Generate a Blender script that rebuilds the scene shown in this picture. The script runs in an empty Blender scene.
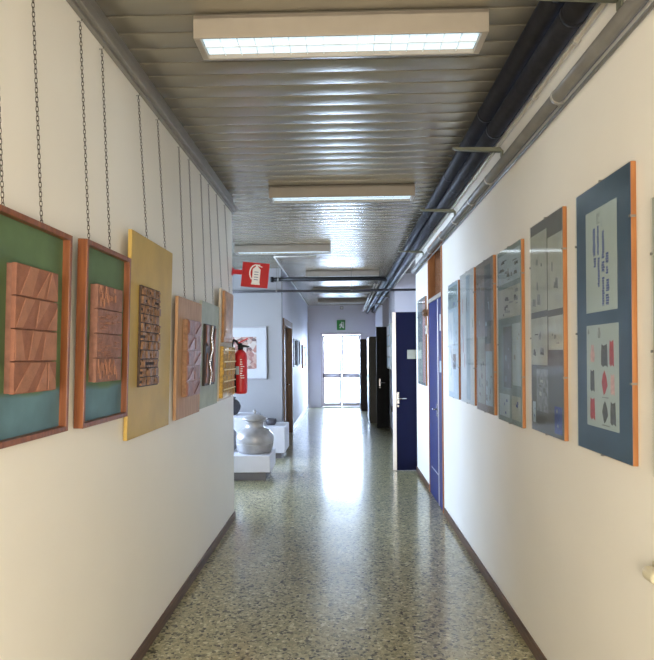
import bpy, bmesh, math, random
from mathutils import Vector, Matrix
C = bpy.context.scene.collection
R = math.radians
XL, XR, ZC, YF = -1.092, 1.01, 3.18, 18.7      # wall planes, ceiling height, far wall

# ------------------------------------------------------------------ materials
def new_mat(name):
    m = bpy.data.materials.new(name); m.use_nodes = True
    nt = m.node_tree
    return m, nt, nt.nodes['Principled BSDF']

def mat(name, col, rough=0.5, metal=0.0, var=0.12, scale=8.0, bump=0.0, bscale=60.0, stretch=(1, 1, 1), coat=0.0, spec=None):
    m, nt, b = new_mat(name)
    tc = nt.nodes.new('ShaderNodeTexCoord'); mp = nt.nodes.new('ShaderNodeMapping')
    mp.inputs['Scale'].default_value = stretch
    nt.links.new(tc.outputs['Object'], mp.inputs['Vector'])
    n = nt.nodes.new('ShaderNodeTexNoise'); n.inputs['Scale'].default_value = scale; n.inputs['Detail'].default_value = 4
    nt.links.new(mp.outputs['Vector'], n.inputs['Vector'])
    r = nt.nodes.new('ShaderNodeValToRGB')
    r.color_ramp.elements[0].position = 0.3; r.color_ramp.elements[1].position = 0.7
    r.color_ramp.elements[0].color = tuple(max(0, c * (1 - var)) for c in col) + (1,)
    r.color_ramp.elements[1].color = tuple(min(1, c * (1 + var)) for c in col) + (1,)
    nt.links.new(n.outputs['Fac'], r.inputs['Fac']); nt.links.new(r.outputs['Color'], b.inputs['Base Color'])
    b.inputs['Roughness'].default_value = rough; b.inputs['Metallic'].default_value = metal
    b.inputs['Coat Weight'].default_value = coat; b.inputs['Coat Roughness'].default_value = 0.05
    if spec is not None: b.inputs['Specular IOR Level'].default_value = spec
    if bump:
        n2 = nt.nodes.new('ShaderNodeTexNoise'); n2.inputs['Scale'].default_value = bscale; n2.inputs['Detail'].default_value = 3
        nt.links.new(mp.outputs['Vector'], n2.inputs['Vector'])
        bp = nt.nodes.new('ShaderNodeBump'); bp.inputs['Strength'].default_value = bump; bp.inputs['Distance'].default_value = 0.01
        nt.links.new(n2.outputs['Fac'], bp.inputs['Height']); nt.links.new(bp.outputs['Normal'], b.inputs['Normal'])
    return m

def wood(name, c1, c2, axis='z', rough=0.45, scale=6):
    m, nt, b = new_mat(name)
    tc = nt.nodes.new('ShaderNodeTexCoord'); mp = nt.nodes.new('ShaderNodeMapping')
    mp.inputs['Scale'].default_value = {'z': (9, 9, .7), 'y': (9, .7, 9), 'x': (.7, 9, 9)}[axis]
    nt.links.new(tc.outputs['Object'], mp.inputs['Vector'])
    n = nt.nodes.new('ShaderNodeTexNoise'); n.inputs['Scale'].default_value = scale; n.inputs['Detail'].default_value = 6
    n.inputs['Distortion'].default_value = .6
    nt.links.new(mp.outputs['Vector'], n.inputs['Vector'])
    r = nt.nodes.new('ShaderNodeValToRGB')
    r.color_ramp.elements[0].position = .35; r.color_ramp.elements[1].position = .65
    r.color_ramp.elements[0].color = c1 + (1,); r.color_ramp.elements[1].color = c2 + (1,)
    nt.links.new(n.outputs['Fac'], r.inputs['Fac']); nt.links.new(r.outputs['Color'], b.inputs['Base Color'])
    b.inputs['Roughness'].default_value = rough
    return m

def glass(name, tint=(1, 1, 1), rough=0.02, ior=1.5, body=0.0):
    m = bpy.data.materials.new(name); m.use_nodes = True
    nt = m.node_tree; nt.nodes.clear()
    o = nt.nodes.new('ShaderNodeOutputMaterial'); mix = nt.nodes.new('ShaderNodeMixShader')
    t = nt.nodes.new('ShaderNodeBsdfTransparent'); t.inputs[0].default_value = tint + (1,)
    g = nt.nodes.new('ShaderNodeBsdfGlossy'); g.inputs['Roughness'].default_value = rough
    tc = nt.nodes.new('ShaderNodeTexCoord'); n = nt.nodes.new('ShaderNodeTexNoise'); n.inputs['Scale'].default_value = 5
    bp = nt.nodes.new('ShaderNodeBump'); bp.inputs['Strength'].default_value = .02; bp.inputs['Distance'].default_value = .01
    nt.links.new(tc.outputs['Object'], n.inputs['Vector']); nt.links.new(n.outputs['Fac'], bp.inputs['Height'])
    nt.links.new(bp.outputs['Normal'], g.inputs['Normal'])
    f = nt.nodes.new('ShaderNodeFresnel'); f.inputs[0].default_value = ior
    ge = nt.nodes.new('ShaderNodeNewGeometry'); mu = nt.nodes.new('ShaderNodeMath'); mu.operation = 'MULTIPLY_ADD'
    nb = nt.nodes.new('ShaderNodeMath'); nb.operation = 'SUBTRACT'; nb.inputs[0].default_value = 1
    nt.links.new(ge.outputs['Backfacing'], nb.inputs[1]); mu.operation = 'MULTIPLY'      # only the outer face reflects
    nt.links.new(f.outputs[0], mu.inputs[0]); nt.links.new(nb.outputs[0], mu.inputs[1])
    nt.links.new(mu.outputs[0], mix.inputs[0]); nt.links.new(t.outputs[0], mix.inputs[1]); nt.links.new(g.outputs[0], mix.inputs[2])
    nt.links.new(mix.outputs[0], o.inputs[0])
    return m

def emit(name, col, s):
    m, nt, b = new_mat(name)
    b.inputs['Base Color'].default_value = (.8, .85, .9, 1); b.inputs['Roughness'].default_value = .4
    tc = nt.nodes.new('ShaderNodeTexCoord'); n = nt.nodes.new('ShaderNodeTexNoise'); n.inputs['Scale'].default_value = 7
    r = nt.nodes.new('ShaderNodeValToRGB')
    r.color_ramp.elements[0].color = tuple(c * .8 for c in col) + (1,); r.color_ramp.elements[1].color = col + (1,)
    nt.links.new(tc.outputs['Object'], n.inputs['Vector']); nt.links.new(n.outputs['Fac'], r.inputs['Fac'])
    nt.links.new(r.outputs['Color'], b.inputs['Emission Color'])
    b.inputs['Emission Strength'].default_value = s
    return m

def terrazzo():
    m, nt, b = new_mat('terrazzo')
    L = nt.links.new
    tc = nt.nodes.new('ShaderNodeTexCoord')
    def chips(scale, stops):
        v = nt.nodes.new('ShaderNodeTexVoronoi'); v.inputs['Scale'].default_value = scale
        L(tc.outputs['Object'], v.inputs['Vector'])
        s = nt.nodes.new('ShaderNodeSeparateColor'); L(v.outputs['Color'], s.inputs[0])
        r = nt.nodes.new('ShaderNodeValToRGB'); r.color_ramp.interpolation = 'CONSTANT'
        for i, (p, c) in enumerate(stops):
            e = r.color_ramp.elements[i] if i < 2 else r.color_ramp.elements.new(p)
            e.position = p; e.color = (c[0] * 1.10, c[1] * 1.03, c[2] * .92, 1)
        L(s.outputs[0], r.inputs[0])
        return r, v
    a, va = chips(60, [(0, (.03, .028, .016)), (.09, (.10, .096, .053)), (.22, (.225, .218, .124)), (.5, (.30, .29, .175)), (.72, (.365, .35, .222)), (.93, (.50, .48, .33))])
    c, vc = chips(130, [(0, (.13, .122, .068)), (.2, (.255, .245, .143)), (.7, (.335, .32, .20))])
    th = nt.nodes.new('ShaderNodeMath'); th.operation = 'GREATER_THAN'; th.inputs[1].default_value = .012
    L(va.outputs['Distance'], th.inputs[0])
    big = nt.nodes.new('ShaderNodeTexNoise'); big.inputs['Scale'].default_value = 30; L(tc.outputs['Object'], big.inputs['Vector'])
    gt = nt.nodes.new('ShaderNodeMath'); gt.operation = 'GREATER_THAN'; gt.inputs[1].default_value = .58; L(big.outputs['Fac'], gt.inputs[0])
    mx = nt.nodes.new('ShaderNodeMix'); mx.data_type = 'RGBA'
    L(gt.outputs[0], mx.inputs[0]); L(a.outputs[0], mx.inputs[6]); L(c.outputs[0], mx.inputs[7])
    L(mx.outputs[2], b.inputs['Base Color'])
    wn = nt.nodes.new('ShaderNodeTexNoise'); wn.inputs['Scale'].default_value = 1.3; wn.inputs['Detail'].default_value = 3
    L(tc.outputs['Object'], wn.inputs['Vector'])
    rr = nt.nodes.new('ShaderNodeMapRange'); rr.inputs['To Min'].default_value = .10; rr.inputs['To Max'].default_value = .2
    L(wn.outputs['Fac'], rr.inputs['Value']); L(rr.outputs[0], b.inputs['Roughness'])
    bp = nt.nodes.new('ShaderNodeBump'); bp.inputs['Strength'].default_value = .06; bp.inputs['Distance'].default_value = .01
    b2 = nt.nodes.new('ShaderNodeTexNoise'); b2.inputs['Scale'].default_value = 9; L(tc.outputs['Object'], b2.inputs['Vector'])
    L(b2.outputs['Fac'], bp.inputs['Height']); L(bp.outputs['Normal'], b.inputs['Normal'])
    b.inputs['Specular IOR Level'].default_value = .7
    b.inputs['Coat Weight'].default_value = .38; b.inputs['Coat Roughness'].default_value = .3; b.inputs['Coat IOR'].default_value = 1.6
    return m

def two_tone(name, top, bot, zsplit):
    """painted board: one colour above zsplit (object space), another below, brushy"""
    m, nt, b = new_mat(name); L = nt.links.new
    tc = nt.nodes.new('ShaderNodeTexCoord'); sx = nt.nodes.new('ShaderNodeSeparateXYZ'); L(tc.outputs['Object'], sx.inputs[0])
    n = nt.nodes.new('ShaderNodeTexNoise'); n.inputs['Scale'].default_value = 5; n.inputs['Detail'].default_value = 5; L(tc.outputs['Object'], n.inputs['Vector'])
    ad = nt.nodes.new('ShaderNodeMath'); ad.operation = 'MULTIPLY_ADD'; ad.inputs[1].default_value = .05
    L(n.outputs['Fac'], ad.inputs[0]); L(sx.outputs[2], ad.inputs[2])
    mr = nt.nodes.new('ShaderNodeMapRange'); mr.inputs['From Min'].default_value = zsplit + .015; mr.inputs['From Max'].default_value = zsplit + .035
    L(ad.outputs[0], mr.inputs['Value'])
    r1 = nt.nodes.new('ShaderNodeValToRGB'); r2 = nt.nodes.new('ShaderNodeValToRGB')
    for r, c in ((r1, top), (r2, bot)):
        r.color_ramp.elements[0].position = .3; r.color_ramp.elements[1].position = .72
        r.color_ramp.elements[0].color = tuple(x * .75 for x in c) + (1,); r.color_ramp.elements[1].color = tuple(x * 1.25 for x in c) + (1,)
        L(n.outputs['Fac'], r.inputs[0])
    mx = nt.nodes.new('ShaderNodeMix'); mx.data_type = 'RGBA'
    L(mr.outputs[0], mx.inputs[0]); L(r2.outputs[0], mx.inputs[6]); L(r1.outputs[0], mx.inputs[7])
    L(mx.outputs[2], b.inputs['Base Color']); b.inputs['Roughness'].default_value = .6
    return m

M = dict(
    wall=mat('wall_paint', (.81, .782, .715), .55, var=.02, scale=1.5, bump=.06, bscale=25),
    wall_dim=mat('alcove_wall_shaded', (.23, .225, .225), .6, var=.02, scale=1.5, bump=.06, bscale=25),  # wall colour darkened to carry the alcove's shade
    wall_cool=mat('wall_paint_pale', (.68, .665, .72), .55, var=.02, scale=1.5, bump=.06, bscale=25),
    ceil=mat('ceiling_enamel', (.33, .30, .235), .26, .5, var=.05, scale=2, spec=.7),
    floor=terrazzo(),
    base=wood('baseboard_wood', (.06, .028, .014), (.13, .07, .04), 'y', .4),
    base_white=mat('white_skirting', (.8, .8, .82), .3, var=.03),
    cream=mat('cream_enamel', (.33, .292, .24), .4, var=.04),
    white_enamel=mat('white_enamel', (.72, .70, .66), .35, var=.03),
    diffuser=emit('light_diffuser', (.60, .84, 1.0), 1.0),
    louver=mat('louver_metal', (.82, .88, .92), .3, .0, var=.05),
    grey_metal=mat('grey_metal', (.20, .19, .17), .4, .3, var=.1),
    rail=mat('rail_grey', (.25, .235, .21), .4, .3, var=.1),
    black_pipe=mat('black_insulation', (.013, .013, .016), .5, var=.3, scale=14, bump=.35, bscale=22, spec=.25),
    dark_pipe=mat('dark_painted_pipe', (.03, .026, .028), .35, var=.2),
    thin_pipe=mat('thin_pipe_paint', (.42, .39, .33), .35, .3, var=.1),
    conduit=mat('grey_conduit', (.17, .165, .155), .35, .3, var=.15),
    clip=mat('zinc_clip', (.55, .52, .46), .35, .8, var=.15),
    bracket=mat('olive_bracket', (.16, .165, .12), .45, .4, var=.15),
    chain=mat('chain_steel', (.10, .085, .07), .35, .8, var=.2),
    frame=wood('frame_wood', (.145, .042, .012), (.24, .08, .025), 'z', .4),
    orange=wood('orange_edge', (.27, .098, .022), (.37, .15, .04), 'z', .45),
    terra=mat('terracotta', (.24, .098, .058), .7, var=.14, scale=25, bump=.25, bscale=90),
    terra2=mat('terracotta_pale', (.32, .145, .088), .7, var=.12, scale=25, bump=.25, bscale=90),
    terra3=mat('terracotta_rose', (.25, .115, .078), .65, var=.2, scale=30, bump=.4, bscale=70),
    gold=mat('gold_board', (.50, .34, .085), .5, .15, var=.1, scale=5, bump=.1, bscale=40),
    bronze_dark=mat('bronze_recess', (.05, .028, .018), .6, .2, var=.3, scale=40),
    bronze=mat('bronze_relief', (.24, .13, .07), .5, .3, var=.3, scale=40),
    tanboard=wood('tan_board', (.36, .19, .085), (.50, .29, .15), 'z', .55),
    copper=mat('copper_tile', (.24, .10, .06), .5, .3, var=.3, scale=22, bump=.4, bscale=30),
    copper2=mat('copper_tile_pink', (.30, .15, .115), .45, .3, var=.3, scale=22, bump=.4, bscale=30),
    greyboard=mat('grey_green_board', (.40, .43, .36), .6, var=.12, scale=9, bump=.1),
    blackbrown=mat('black_brown', (.03, .018, .013), .5, var=.3, scale=20),
    brass=mat('bright_brass', (.75, .50, .22), .25, .9, var=.2, scale=20),
    goldmosaic=mat('gold_mosaic', (.42, .26, .06), .3, .7, var=.4, scale=45, bump=.5, bscale=60),
    bead=mat('pale_bead', (.85, .80, .62), .25, var=.1),
    beigeboard=mat('beige_board', (.58, .50, .40), .6, var=.08),
    sienna=mat('sienna_plaque', (.38, .19, .075), .45, .2, var=.3, scale=14, bump=.4, bscale=30),
    red=mat('signal_red', (.50, .010, .013), .35, var=.06),
    white=mat('plain_white', (.85, .85, .85), .5, var=.02),
    hose=mat('black_rubber', (.012, .012, .012), .5, var=.2, spec=.2),
    paper=mat('paper', (.42, .475, .485), .8, var=.05, scale=6),
    navy=mat('navy_mat', (.045, .085, .145), .75, var=.1, scale=12),
    ink_blue=mat('ink_blue', (.06, .09, .28), .8, var=.3, scale=60),
    ink_dark=mat('ink_dark', (.07, .075, .075), .8, var=.3, scale=60),
    ink_red=mat('ink_red', (.38, .05, .06), .8, var=.25, scale=60),
    ink_pink=mat('ink_pink', (.58, .36, .36), .8, var=.2, scale=60),
    ink_grey=mat('ink_grey', (.24, .26, .26), .8, var=.3, scale=40),
    back_grey=mat('grey_backing', (.13, .132, .125), .7, var=.12),
    back_brown=mat('brown_grey_backing', (.27, .225, .19), .7, var=.15),
    back_teal=mat('teal_backing', (.22, .29, .28), .7, var=.12),
    sheet_grey=mat('grey_sheet', (.43, .45, .40), .8, var=.12),
    sheet_blue=mat('pale_blue_sheet', (.44, .53, .59), .8, var=.08),
    sheet_white=mat('white_sheet', (.68, .70, .70), .8, var=.05),
    pglass=glass('picture_glass', (.965, .975, .97), .05, 1.38), matglass=glass('matt_picture_glass', (.95, .97, .96), .22, 1.3),
    dglass=glass('door_glass', (.98, .99, 1), .01),
    blue=mat('navy_blue_door', (.003, .006, .038), .5, var=.08, spec=.12),
    blue2=mat('royal_blue_door', (.012, .022, .12), .4, var=.08, spec=.2),
    dark_door=mat('black_green_door', (.004, .004, .0035), .5, var=.15, spec=.12),
    olive=mat('olive_cabinet', (.022, .021, .012), .4, var=.12, spec=.25),
    brown_cab=mat('brown_cabinet', (.02, .014, .014), .45, var=.12, spec=.2),
    alu=mat('aluminium', (.6, .6, .62), .3, .8, var=.05),
    steel=mat('steel', (.5, .5, .5), .25, 1, var=.05),
    door_white=mat('white_door_paint', (.50, .43, .45), .4, var=.03),
    sign_green=mat('exit_green', (.03, .22, .04), .5, var=.08),
    pedestal=mat('pedestal_white', (.56, .55, .57), .45, var=.02),
    pedbase=mat('pedestal_base', (.12, .11, .11), .5, var=.1),
    pot=mat('silver_pot', (.31, .295, .285), .28, .2, var=.15, scale=10, bump=.12, bscale=25),
    pot_dark=mat('dark_clay', (.06, .055, .06), .45, var=.2),
    pot_glassy=mat('pale_grey_glaze', (.36, .36, .38), .2, .2, var=.12),
    brown_wood=wood('brown_door_wood', (.10, .045, .018), (.20, .10, .042), 'z', .4),
    mat_white=mat('white_mount', (.47, .46, .48), .7, var=.02),
    pale_frame=mat('pale_frame', (.30, .29, .30), .45, var=.06),
    concrete=mat('outdoor_concrete', (.75, .74, .72), .8, var=.08),
    cream_plastic=mat('cream_plastic', (.60, .55, .40), .35, var=.03),
    dark_glass=mat('dim_transom', (.17, .085, .05), .2, var=.4, scale=5, coat=.6),
)
def speckle():
    m, nt, b = new_mat('red_speckle_print'); L = nt.links.new
    tc = nt.nodes.new('ShaderNodeTexCoord'); v = nt.nodes.new('ShaderNodeTexVoronoi'); v.inputs['Scale'].default_value = 14
    L(tc.outputs['Object'], v.inputs['Vector']); s = nt.nodes.new('ShaderNodeSeparateColor'); L(v.outputs['Color'], s.inputs[0])
    r = nt.nodes.new('ShaderNodeValToRGB')
    for i, (p, c) in enumerate([(0, (.10, .05, .05)), (.35, (.30, .12, .10)), (.65, (.36, .22, .18)), (.9, (.45, .38, .34))]):
        e = r.color_ramp.elements[i] if i < 2 else r.color_ramp.elements.new(p)
        e.position = p; e.color = c + (1,)
    L(s.outputs[0], r.inputs[0]); L(r.outputs[0], b.inputs['Base Color']); b.inputs['Roughness'].default_value = .6
    return m
M['speckle'] = speckle()

# ------------------------------------------------------------------ mesh builder
class MB:
    def __init__(s): s.bm = bmesh.new()
    def box(s, lo, hi, bev=0.0, mi=0, seg=2):
        lo, hi = Vector(lo), Vector(hi)
        r = bmesh.ops.create_cube(s.bm, size=1.0)
        vs = r['verts']; d = hi - lo; c = (hi + lo) / 2
        for v in vs: v.co = Vector((v.co.x * d.x + c.x, v.co.y * d.y + c.y, v.co.z * d.z + c.z))
        fs = {f for v in vs for f in v.link_faces}
        for f in fs: f.material_index = mi
        if bev > 0:
            es = list({e for v in vs for e in v.link_edges})
            r = bmesh.ops.bevel(s.bm, geom=es, offset=min(bev, min(d) * .45), segments=seg, affect='EDGES', profile=.5)
            for f in r['faces']: f.material_index = mi
        return s
    def ring(s, c, u, v, r, n):
        return [s.bm.verts.new(c + u * (r * math.cos(2 * math.pi * i / n)) + v * (r * math.sin(2 * math.pi * i / n))) for i in range(n)]
    def tube(s, pts, r, n=10, closed=False, mi=0, caps=True):
        pts = [Vector(p) for p in pts]; k = len(pts); rings = []
        rs = r if isinstance(r, (list, tuple)) else [r] * k
        up = None
        for i, p in enumerate(pts):
            if closed: t = (pts[(i + 1) % k] - pts[i - 1])
            else: t = pts[min(i + 1, k - 1)] - pts[max(i - 1, 0)]
            t.normalize()
            if up is None:
                up = Vector((0, 0, 1)) if abs(t.z) < .9 else Vector((1, 0, 0))
            u = up - t * up.dot(t)
            if u.length < 1e-5: u = t.orthogonal()
            u.normalize(); up = u
            rings.append(s.ring(p, u, t.cross(u), rs[i], n))
        for i in range(k if closed else k - 1):
            a, b = rings[i], rings[(i + 1) % k]
            for j in range(n):
                f = s.bm.faces.new((a[j], a[(j + 1) % n], b[(j + 1) % n], b[j])); f.smooth = True; f.material_index = mi
        if not closed and caps:
            s.bm.faces.new(rings[0][::-1]).material_index = mi; s.bm.faces.new(rings[-1]).material_index = mi
        return s
    def lathe(s, prof, n=32, c=(0, 0, 0), mi=0):
        c = Vector(c); rings = []
        for r, z in prof:
            if r < 1e-5: rings.append([s.bm.verts.new(c + Vector((0, 0, z)))])
            else: rings.append(s.ring(c + Vector((0, 0, z)), Vector((1, 0, 0)), Vector((0, 1, 0)), r, n))
        for a, b in zip(rings, rings[1:]):
            for j in range(n):
                j2 = (j + 1) % n
                if len(a) == 1 and len(b) == 1: continue
                if len(a) == 1: q = (a[0], b[j2], b[j])
                elif len(b) == 1: q = (a[j], a[j2], b[0])
                else: q = (a[j], a[j2], b[j2], b[j])
                f = s.bm.faces.new(q); f.smooth = True; f.material_index = mi
        if len(rings[0]) > 1: s.bm.faces.new(rings[0][::-1])
        if len(rings[-1]) > 1: s.bm.faces.new(rings[-1])
        return s
    def prism(s, poly, d0, d1, axis='x', mi=0):
        """poly: list of (a,b); extruded along axis from d0 to d1; axis x -> (a,b)=(y,z); y -> (x,z); z -> (x,y)"""
        def P(a, b, d): return {'x': (d, a, b), 'y': (a, d, b), 'z': (a, b, d)}[axis]
        A = [s.bm.verts.new(P(a, b, d0)) for a, b in poly]; B = [s.bm.verts.new(P(a, b, d1)) for a, b in poly]
        n = len(poly); fs = [s.bm.faces.new(A[::-1]), s.bm.faces.new(B)]
        for i in range(n): fs.append(s.bm.faces.new((A[i], A[(i + 1) % n], B[(i + 1) % n], B[i])))
        for f in fs: f.material_index = mi
        return s
    def build(s, name, mats, parent=None, loc=None):
        bmesh.ops.recalc_face_normals(s.bm, faces=s.bm.faces)
        me = bpy.data.meshes.new(name); s.bm.to_mesh(me); s.bm.free()
        for m in (mats if isinstance(mats, (list, tuple)) else [mats]): me.materials.append(M[m])
        o = bpy.data.objects.new(name, me); C.objects.link(o)
        if parent: o.parent = parent
        if loc: o.location = loc
        return o

def tag(o, label=None, cat=None, group=None, kind=None):
    if label: o['label'] = label
    if cat: o['category'] = cat
    if group: o['group'] = group
    if kind: o['kind'] = kind
    return o
def empty(name, loc, label=None, cat=None, group=None, kind=None, rot=None):
    o = bpy.data.objects.new(name, None); C.objects.link(o); o.location = loc; o.empty_display_size = .05
    if rot: o.rotation_euler = rot
    return tag(o, label, cat, group, kind)
def struct(name, mb, m, label, cat): return tag(mb.build(name, m), label, cat, None, 'structure')
def copy_tree(o, parent=None):
    c = o.copy(); C.objects.link(c)
    if parent: c.parent = parent
    for ch in list(o.children): copy_tree(ch, c)
    return c

# ------------------------------------------------------------------ the shell
struct('floor', MB().box((-4.6, -3, -.1), (1.75, YF + .1, 0)), 'floor', 'polished olive-grey terrazzo floor running down the corridor', 'floor')
b = MB()
p = .1476; ys = -3.0; prof = []
while ys < YF + .1:
    for t in (0.0, .10, .25, .4, .5, .6, .75, .90):
        bow = .0042 * (1 - ((t - .45) / .45) ** 2)
        prof.append((ys + t * p, ZC - .002 - bow))
    prof += [(ys + .915 * p, ZC + .012), (ys + .985 * p, ZC + .012)]
    ys += p
va = [(b.bm.verts.new((-4.6, y, z)), b.bm.verts.new((1.75, y, z))) for y, z in prof]
for (a0, a1), (c0, c1) in zip(va, va[1:]): b.bm.faces.new((a0, a1, c1, c0))
b.box((-4.6, -3, ZC + .015), (1.75, YF + .1, ZC + .1))
struct('ceiling', b, 'ceil', 'grey slatted metal ceiling with crosswise strips', 'ceiling')

struct('wall_left', MB().box((XL - .2, -3, 0), (XL, 5.93, ZC)).box((-4.6, 5.73, 0), (XL - .2, 5.93, ZC)), 'wall', 'off-white wall carrying the chain-hung relief panels', 'wall')
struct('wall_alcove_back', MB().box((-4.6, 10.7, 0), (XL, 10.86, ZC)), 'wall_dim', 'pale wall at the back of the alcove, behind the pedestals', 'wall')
b = MB().box((-4.7, 5.9, 0), (-4.5, 11, .9)).box((-4.7, 5.9, 2.7), (-4.5, 11, ZC)).box((-4.7, 5.9, .9), (-4.5, 6.9, 2.7)).box((-4.7, 10.2, .9), (-4.5, 11, 2.7))
struct('wall_alcove_side', b, 'wall_cool', 'alcove side wall with the window opening', 'wall')
# corridor wall beyond the alcove, with a door opening
b = MB().box((XL - .2, 10.86, 0), (XL, 10.95, ZC)).box((XL - .2, 12.6, 0), (XL, YF, ZC)).box((XL - .2, 10.95, 2.22), (XL, 12.6, ZC)).box((XL - .26, 10.86, 0), (XL - .2, 12.8, ZC))
struct('wall_left_far', b, 'wall_cool', 'pale corridor wall beyond the alcove with wooden door', 'wall')
b = MB()
D0, D1, DZ = 6.09, 7.06, 2.85
b.box((XR, -3, 0), (XR + .2, D0, ZC)).box((XR, D1, 0), (XR + .2, 8.3, ZC)).box((XR, D0, DZ), (XR + .2, D1, ZC)).box((XR + .2, 5.8, 0), (XR + .3, 8.18, ZC))
b.box((XR + .2, 8.18, 0), (1.75, 8.3, ZC))
struct('wall_right', b, 'wall', 'off-white wall carrying the row of glazed panels', 'wall')
b = MB().box((1.6, 8.3, 2.23), (1.75, 11.6, ZC)).box((1.6, 9.3, 0), (1.75, 11.6, 2.23)).box((1.68, 8.3, 0), (1.75, 9.3, 2.23))
b.box((XR, 11.6, 0), (1.75, 13.15, ZC)).box((1.6, 13.15, 2.25), (1.75, 15.3, ZC)).box((1.6, 14.15, 0), (1.75, 15.3, 2.25)).box((1.68, 13.15, 0), (1.75, 14.15, 2.25)).box((XR, 15.3, 0), (1.75, YF, ZC))
struct('wall_right_far', b, 'wall_cool', 'pale corridor wall beyond the open blue door, with two recesses', 'wall')
b = MB().box((-1.4, YF, 0), (-.687, YF + .12, ZC)).box((.587, YF, 0), (1.75, YF + .12, ZC)).box((-.687, YF, 2.31), (.587, YF + .12, ZC))
struct('wall_end', b, 'wall_cool', 'pale end wall around the glazed exit doors', 'wall')
struct('wall_behind', MB().box((XL - .2, -3.1, 0), (XR + .2, -3, ZC)), 'wall', 'off-white wall closing the corridor behind the viewer', 'wall')
# skirting
struct('baseboard_left', MB().box((XL, -3, 0), (XL + .014, 5.93, .07), .003), 'base', 'brown skirting along the relief panel wall', 'baseboard')
b = MB().box((XR - .014, -3, 0), (XR, D0 - .05, .07), .003).box((XR - .014, D1 + .05, 0), (XR, 8.3, .07), .003)
struct('baseboard_right', b, 'base', 'brown skirting along the glazed panel wall', 'baseboard')
struct('baseboard_left_far', MB().box((XL, 12.72, 0), (XL + .014, YF, .12), .003), 'base_white', 'white skirting on the corridor wall beyond the alcove', 'baseboard')
struct('baseboard_right_far', MB().box((XR - .014, 11.6, 0), (XR, 13.15, .07), .003).box((XR - .014, 15.32, 0), (XR, 17.36, .07), .003), 'base', 'brown skirting under the notice board', 'baseboard')
# rail above the relief panels
b = MB().box((XL, -3, 3.025), (XL + .024, 5.93, 3.105), .003).box((XL, -3, 3.042), (XL + .048, 5.93, 3.088), .006).box((XL, -3, 3.13), (XL + .015, 5.93, ZC - .008))
struct('trim_1', b, 'rail', 'grey rail along the top of the relief panel wall', 'trim')
# window in the alcove
w = empty('window_1', (-4.6, 6.9, .9), 'alcove window letting in daylight', 'window', None, 'structure')
b = MB()
for (lo, hi) in (((-.04, 0, 0), (.04, 3.3, .06)), ((-.04, 0, 1.74), (.04, 3.3, 1.8)), ((-.04, 0, 0), (.04, .06, 1.8)), ((-.04, 3.24, 0), (.04, 3.3, 1.8)), ((-.04, 1.62, 0), (.04, 1.68, 1.8))): b.box(lo, hi, .005)
b.build('window_frame', 'white_enamel', w)
MB().box((-.005, .06, .06), (.005, 3.24, 1.74)).build('pane', 'dglass', w)

# ------------------------------------------------------------------ exit doors
YD = YF
d = empty('door_1', (-.05, YD, 0), 'white glazed double exit doors at the corridor end, daylight behind', 'door', None, 'structure')
b = MB()
b.box((-.636, 0, 0), (-.594, .1, 2.31), .004).box((.594, 0, 0), (.636, .1, 2.31), .004).box((-.636, 0, 2.26), (.636, .1, 2.31), .004).box((-.636, -.01, 0), (.636, .1, .025), .004, 1)
b.build('door_frame', ['door_white', 'dark_pipe'], d)
for sgn in (-1, 1):
    x0, x1 = (-.592, -.004) if sgn < 0 else (.004, .592)
    b = MB(); s = .062
    b.box((x0, .02, .03), (x0 + s, .065, 2.255), .005).box((x1 - s, .02, .03), (x1, .065, 2.255), .005)
    b.box((x0 + s, .02, 2.255 - s), (x1 - s, .065, 2.255), .004).box((x0 + s, .02, .03), (x1 - s, .065, .14), .004).box((x0 + s, .02, .92), (x1 - s, .065, 1.06), .004)
    leaf = b.build('leaf', 'door_white', d)
    MB().box((x0 + s, .04, .14), (x1 - s, .046, .92)).build('glass_pane', 'dglass', leaf)
    MB().box((x0 + s, .04, 1.06), (x1 - s, .046, 2.255 - s)).build('glass_pane', 'dglass', leaf)
    b = MB().tube([(x0 + .04, -.06, .985), (x1 - .04, -.06, .985)], .018, 10, mi=1)
    b.box((x0 + .01, -.075, .93), (x0 + .055, .02, 1.05), .006).box((x1 - .055, -.075, .93), (x1 - .01, .02, 1.05), .006)
    b.build('push_bar', ['dark_pipe', 'door_white'], leaf)
s = empty('exit_sign', (-.055, YF - .012, 2.405), 'small green exit sign with white figure above the glazed doors', 'sign')
MB().box((-.13, -.008, 0), (.13, .012, .31), .004).build('sign_plate', 'sign_green', s)
b = MB()
b.prism([(.005, .245), (.04, .255), (.055, .235), (.04, .215), (.01, .215)], -.012, -.0085, 'y')
b.prism([(-.02, .2), (.045, .205), (.05, .12), (.085, .06), (.065, .05), (.02, .11), (-.03, .05), (-.055, .065), (-.01, .12), (-.015, .155), (-.05, .13), (-.06, .145)], -.012, -.0085, 'y')
b.prism([(.075, .05), (.095, .05), (.095, .25), (.075, .25)], -.012, -.0085, 'y')
b.build('running_figure', 'white', s)
s = empty('emergency_lamp', (-.03, YF - .001, ZC - .13), 'small grey lamp at the top of the end wall', 'lamp')
MB().box((-.05, -.06, 0), (.05, 0, .09), .01).build('housing', 'grey_metal', s)
MB().box((-.035, -.068, .012), (.035, -.06, .075), .004).build('lens', 'white_enamel', s)

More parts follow.
